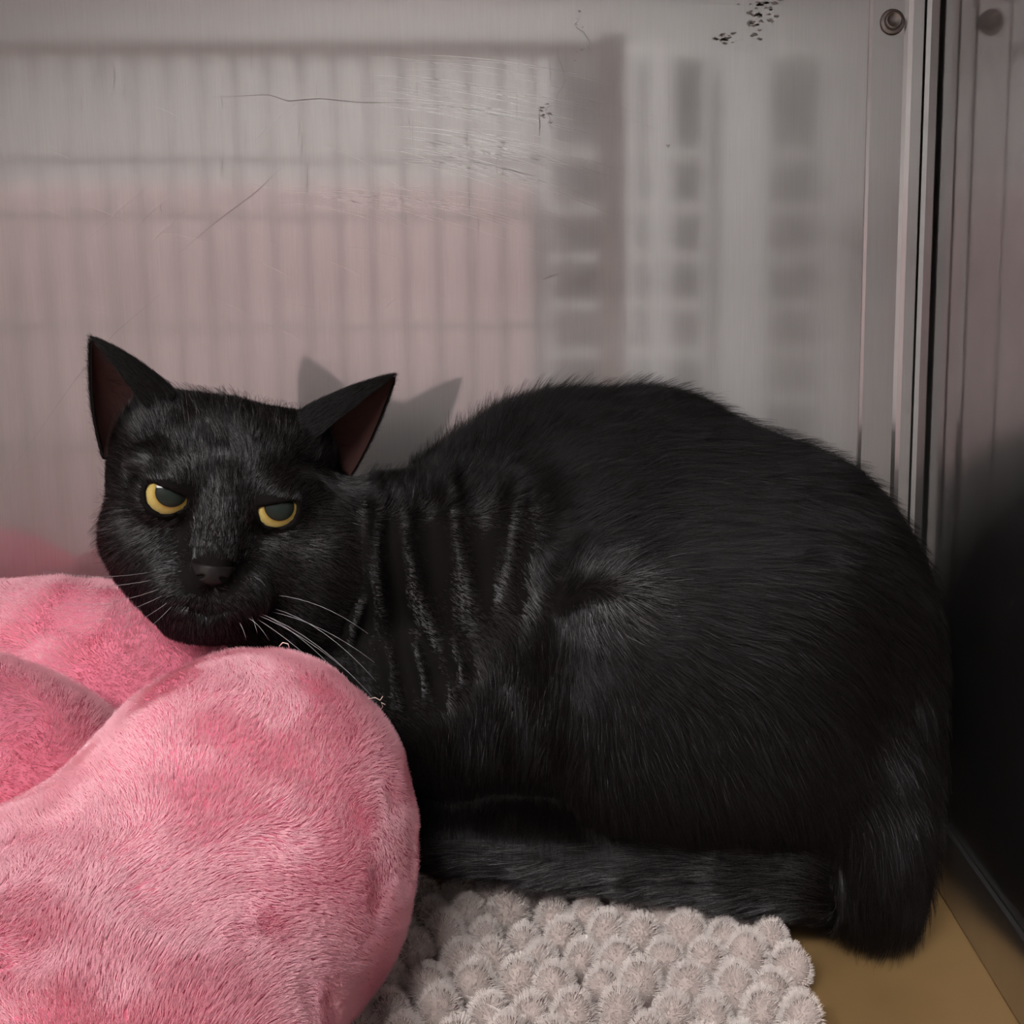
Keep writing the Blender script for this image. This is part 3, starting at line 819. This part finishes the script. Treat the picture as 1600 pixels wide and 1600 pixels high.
# fur direction: (photo x, photo y, dx, dy) ; length (mm); lift
COMB = [
    (345, 700, 0, -1, 7, .35), (345, 640, 0, -1, 9, .5), (270, 650, -.2, -1, 8, .4), (430, 650, .25, -1, 8, .4), (345, 790, 0, -1, 4.5, .2),
    (335, 850, 0, -1, 3.2, .2), (326, 872, 0, -1, 3.0, .25), (262, 735, -.3, -1, 4.5, .25), (435, 755, .4, -.9, 4.5, .25),
    (200, 740, -.9, -.4, 7, .4), (190, 830, -1, .25, 8, .45), (220, 900, -.8, .7, 7, .3), (265, 850, -.8, .5, 4, .18),
    (285, 915, -.8, .45, 3.4, .2), (360, 925, .7, .5, 3.4, .2), (320, 970, 0, 1, 4.5, .3), (260, 960, -.4, .9, 6, .35), (390, 965, .5, .9, 6, .35),
    (480, 740, .8, -.4, 6, .3), (480, 830, 1, .2, 6, .25), (540, 800, 1, .1, 7, .3), (520, 900, .8, .6, 7, .3), (440, 880, .9, .5, 5, .2),
    (600, 750, .2, -1, 9, .8), (660, 735, .1, -1, 13, .9), (610, 860, 1, .1, 3.0, .15), (600, 930, 1, .15, 3.0, .15), (690, 850, 1, .1, 3.2, .15), (660, 900, 1, .15, 3.0, .15), (600, 1000, 1, .3, 3.0, .15), (680, 1050, 1, .3, 3.2, .15),
    (700, 690, -.05, -1, 17, .95), (740, 660, .25, -1, 18, .85), (740, 760, .3, -.6, 9, .3), (730, 860, 1, .25, 4, .16), (740, 940, 1, .4, 4, .16), (790, 850, 1, .3, 5, .18), (800, 930, .9, .5, 6, .18),
    (850, 620, .75, -.65, 18, .65), (950, 605, .95, -.35, 18, .5), (1060, 610, 1, -.15, 17, .4), (1160, 640, 1, .18, 17, .36), (1270, 700, 1, .42, 17, .34), (1370, 800, .9, .55, 17, .3),
    (850, 740, .6, -.6, 13, .28), (960, 720, .9, -.35, 15, .25), (1100, 740, 1, .05, 16, .25), (1250, 820, 1, .3, 16, .25),
    (840, 880, .35, .7, 10, .2), (840, 1000, .1, 1, 10, .22), (800, 1080, -.1, 1, 10, .25), (740, 1150, -.1, 1, 11, .25), (850, 1180, -.1, 1, 13, .25),
    (900, 905, .1, -1, 8, .12), (925, 880, .3, -.9, 9, .14), (950, 890, .5, -.8, 10, .12), (985, 880, .75, -.6, 12, .14), (1010, 880, .9, -.4, 13, .16), (965, 915, .7, -.3, 11, .04), (1000, 915, .9, -.1, 12, .05), (925, 935, .15, .95, 9, .05), (960, 950, .5, .85, 11, .06), (1000, 950, .8, .6, 13, .08), (1040, 930, .95, .2, 14, .10), (890, 1010, .15, .9, 10, .2), (960, 860, 1, -.2, 13, .22), (1060, 870, 1, 0, 15, .22), (1180, 930, 1, .2, 16, .22), (1040, 975, .95, .15, 14, .22), (930, 1040, .45, .9, 13, .22),
    (1080, 1040, .8, .6, 16, .22), (1250, 1060, .75, .65, 17, .22), (1380, 1000, .7, .8, 17, .24), (960, 1160, .15, 1, 15, .24), (1060, 1180, .45, .9, 17, .25), (1180, 1180, .5, .85, 18, .25), (1320, 1200, .35, .95, 18, .24),
    (1450, 1100, .3, 1, 17, .26), (1440, 1250, .05, 1, 18, .26), (1100, 1300, .35, .9, 18, .28), (1250, 1300, .35, .95, 19, .26), (1380, 1350, .0, 1, 19, .22), (1340, 1440, -.05, 1, 18, .22), (1420, 1400, -.15, 1, 18, .2), (1300, 1460, -.3, 1, 16, .2),
]
COMB = np.array(COMB, float)
def comb(px):
    d2 = ((px[:, None, :] - COMB[None, :, :2]) ** 2).sum(-1)
    w = 1 / (d2 + 500.0) ** 2; w /= w.sum(1, keepdims=True)
    return w @ COMB[:, 2:]
tail_pts = np.array([at(*t[:3]) for t in TAILP])
def tail_near(R):
    best = np.full(len(R), 9.0); dirv = np.zeros_like(R)
    for i in range(len(tail_pts)-1):
        a, b_ = tail_pts[i], tail_pts[i+1]; ab = b_ - a
        t = np.clip(((R - a) @ ab) / (ab @ ab), 0, 1); d = np.linalg.norm(R - a - t[:, None] * ab, axis=1)
        mm = d < best; best[mm] = d[mm]; dirv[mm] = ab / np.linalg.norm(ab)
    return best, dirv
rng = np.random.default_rng(21)
def cat_weight(c):
    N = grad(cat_sdf, c); view = CAM - c; view = view / np.linalg.norm(view, axis=1, keepdims=True)
    facing = (N * view).sum(1)
    px, _ = project(c)
    w = np.where(facing > -.25, 1.0, np.where(facing > -.7, .35, .10))
    w = np.where(px[:, 0] < 580, w * 2.2, w)          # finer, denser coat on the face
    w = np.where(c[:, 2] < .02, w * .3, w)
    L = hloc(c.astype(np.float32))
    eye = np.minimum(np.hypot(L[:, 0] - EYE_U, L[:, 1] - EYE_V), np.hypot(L[:, 0] + EYE_U, L[:, 1] - EYE_V))
    w = np.where((eye < 37) & (L[:, 1] - EYE_V < 14) & (L[:, 2] > 30), 0, w)
    nose = (np.abs(L[:, 0]) < 30) & (np.abs(L[:, 1] + 100) < 17) & (L[:, 2] > 95)
    return np.where(nose, 0, w)
R, T = tri_sample(P, F, int(430000 * FAST), rng, cat_weight)
N = grad(cat_sdf, R)
px, dep = project(R)
C5 = comb(px)
tb, tdir = tail_near(R)
istail = (tb < .0235) & (px[:, 0] < 1310) & (R[:, 2] < .06)
dirw = C5[:, :1] * RIGHT - C5[:, 1:2] * UP
dirw = unit(dirw)
dirw = np.where(istail[:, None], tdir + np.array([0, 0, -.02]), dirw)
dirw = dirw + .22 * vnoise(R, .018, 1) + .20 * vnoise(R, .006, 2) + rng.normal(0, .08, R.shape)
tg = dirw - N * (dirw * N).sum(1, keepdims=True); tg = unit(tg)
ln = np.where(istail, 15.0, C5[:, 2]) * 1e-3 * rng.uniform(.6, 1.12, len(R))
lf = np.where(istail, .26, C5[:, 3]) * rng.uniform(.6, 1.4, len(R))
S = strands(R - N * .0003, N, tg, ln, lf, 6, rng, clump=.35, cell=.0035, droop=.10)
S[:, :, 1] = np.minimum(S[:, :, 1], WALL_Y - .0015 - rng.random(len(S))[:, None] * .003)
S[:, :, 0] = np.minimum(S[:, :, 0], WALL_X - .0012 - rng.random(len(S))[:, None] * .002)
S[:, :, 2] = np.maximum(S[:, :, 2], .0008)
G = np.flatnonzero((ln > .0075) & (rng.random(len(R)) < .10))       # guard hairs: longer, thicker, standing off the coat
SG = strands(R[G], N[G], tg[G], ln[G] * 1.25, lf[G] * 1.5 + .05, 6, rng, clump=.75, cell=.006, droop=.06)
SG[:, :, 1] = np.minimum(SG[:, :, 1], WALL_Y - .0015); SG[:, :, 0] = np.minimum(SG[:, :, 0], WALL_X - .0012); SG[:, :, 2] = np.maximum(SG[:, :, 2], .0008)
S = np.concatenate([S, SG]); ln = np.concatenate([ln, ln[G]])
long_ = ln > .009
px0, _ = project(S[:, 0])
edge = np.minimum(np.minimum(px0[:, 0] - 572, 860 - px0[:, 0]), np.minimum(px0[:, 1] - 765, 1140 - px0[:, 1]))
nk = (rng.random(len(S)) < np.clip(edge / 70, 0, 1)) & (ln < .0080)
knee = np.hypot((px0[:, 0] - 960) / 110, (px0[:, 1] - 925) / 85)
nk |= rng.random(len(S)) < np.clip(.45 * (1 - knee), 0, 1)
tl, _ = tail_near(S[:, 0]); nk |= (tl < .024) & (px0[:, 0] < 1300) & (S[:, 0, 2] < .06) & (rng.random(len(S)) < .32)
nk |= (px0[:, 0] < 565) & (px0[:, 1] < 1000) & (rng.random(len(S)) < .30)
rr = np.where(long_, .000070, .000055)
fr = hair('fur', S[~nk], rr[~nk], 'cat_fur', cat); fr['kind'] = 'stuff'
fr = hair('raised_sheen_fur', S[nk], rr[nk], 'highlight_fur', cat); fr['kind'] = 'stuff'; fr['label'] = 'black hair with sheen raised to paint highlights on neck, knee, tail and face'
# short coat of the ears
ES, EL = [], []
for s in (-1, 1):
    wv, Fo, k, n, m = EAR[s]
    vo, vi = wv[:k], wv[k:]
    Rr, Tt = tri_sample(vo, Fo, int(16000 * FAST), rng); nn = unit(vo[Tt[:, 0]] - vi[Tt[:, 0]])
    tip = hp(*((250, 254, -16) if s > 0 else (-230, 224, -16))); tt = unit(tip - Rr)
    ES.append(strands(Rr, nn, unit(tt + rng.normal(0, .15, Rr.shape)), .0045 * rng.uniform(.6, 1.1, len(Rr)), .30, 4, rng))
    Rr, Tt = tri_sample(vi, Fo, int(1500 * FAST), rng); nn = unit(vi[Tt[:, 0]] - vo[Tt[:, 0]])
    tt = unit((tip - Rr) * .4 + HU * s * .03)
    ES.append(strands(Rr, nn, unit(tt + rng.normal(0, .2, Rr.shape)), .0050 * rng.uniform(.5, 1.1, len(Rr)), .25, 4, rng))
er = hair('ear_fur', np.concatenate(ES), .000055, 'cat_fur', cat); er['kind'] = 'stuff'

# whiskers: root and tip in the photo, sag in pixels, depth gain towards the camera (m)
WH = [
    ((420, 955), (585, 1035), 12, .012), ((425, 950), (588, 1065), 18, .016), ((412, 960), (560, 1090), 14, .018), ((405, 958), (590, 1098), 18, .02), ((400, 960), (555, 1060), 10, .012), ((398, 965), (530, 1075), 8, .02), ((430, 930), (575, 990), 12, .008),
    ((385, 965), (420, 1000), 6, .008), ((372, 970), (385, 1000), 4, .006), ((392, 962), (402, 990), 4, .006),
    ((245, 892), (60, 890), -10, .012), ((245, 905), (40, 915), -8, .014), ((262, 915), (95, 945), -10, .014), ((265, 925), (60, 985), -12, .018), ((270, 935), (170, 990), -6, .014), ((275, 940), (205, 1000), -5, .012),
    ((297, 672), (283, 545), -6, .010),
]
for (a, b_, sag, gain) in WH:
    wr_ = .00006 if a[1] < 700 else .00013 if a[0] > 340 else .00008
    base = at(*a, .40)
    # put the root on the face: march along the ray to the surface
    d = ray(*a); d = d / np.linalg.norm(d); tt = np.linspace(.3, .6, 600); Q = CAM + tt[:, None] * d
    v = cat_sdf(Q.astype(np.float32)); hit = np.argmax(v < 0) if (v < 0).any() else 300
    ya = Q[hit][1]
    pts = []
    for f in np.linspace(0, 1, 9):
        x_ = a[0] + (b_[0] - a[0]) * f; y_ = a[1] + (b_[1] - a[1]) * f - sag * 4 * f * (1 - f)
        pts.append(at(x_, y_, ya + .002 - gain * math.sin(f * 1.9)))
    V, F_ = tube(pts, list(np.linspace(wr_, wr_ * .35, 9)), 5)
    mesh('whisker', V, F_, 'whisker', cat)
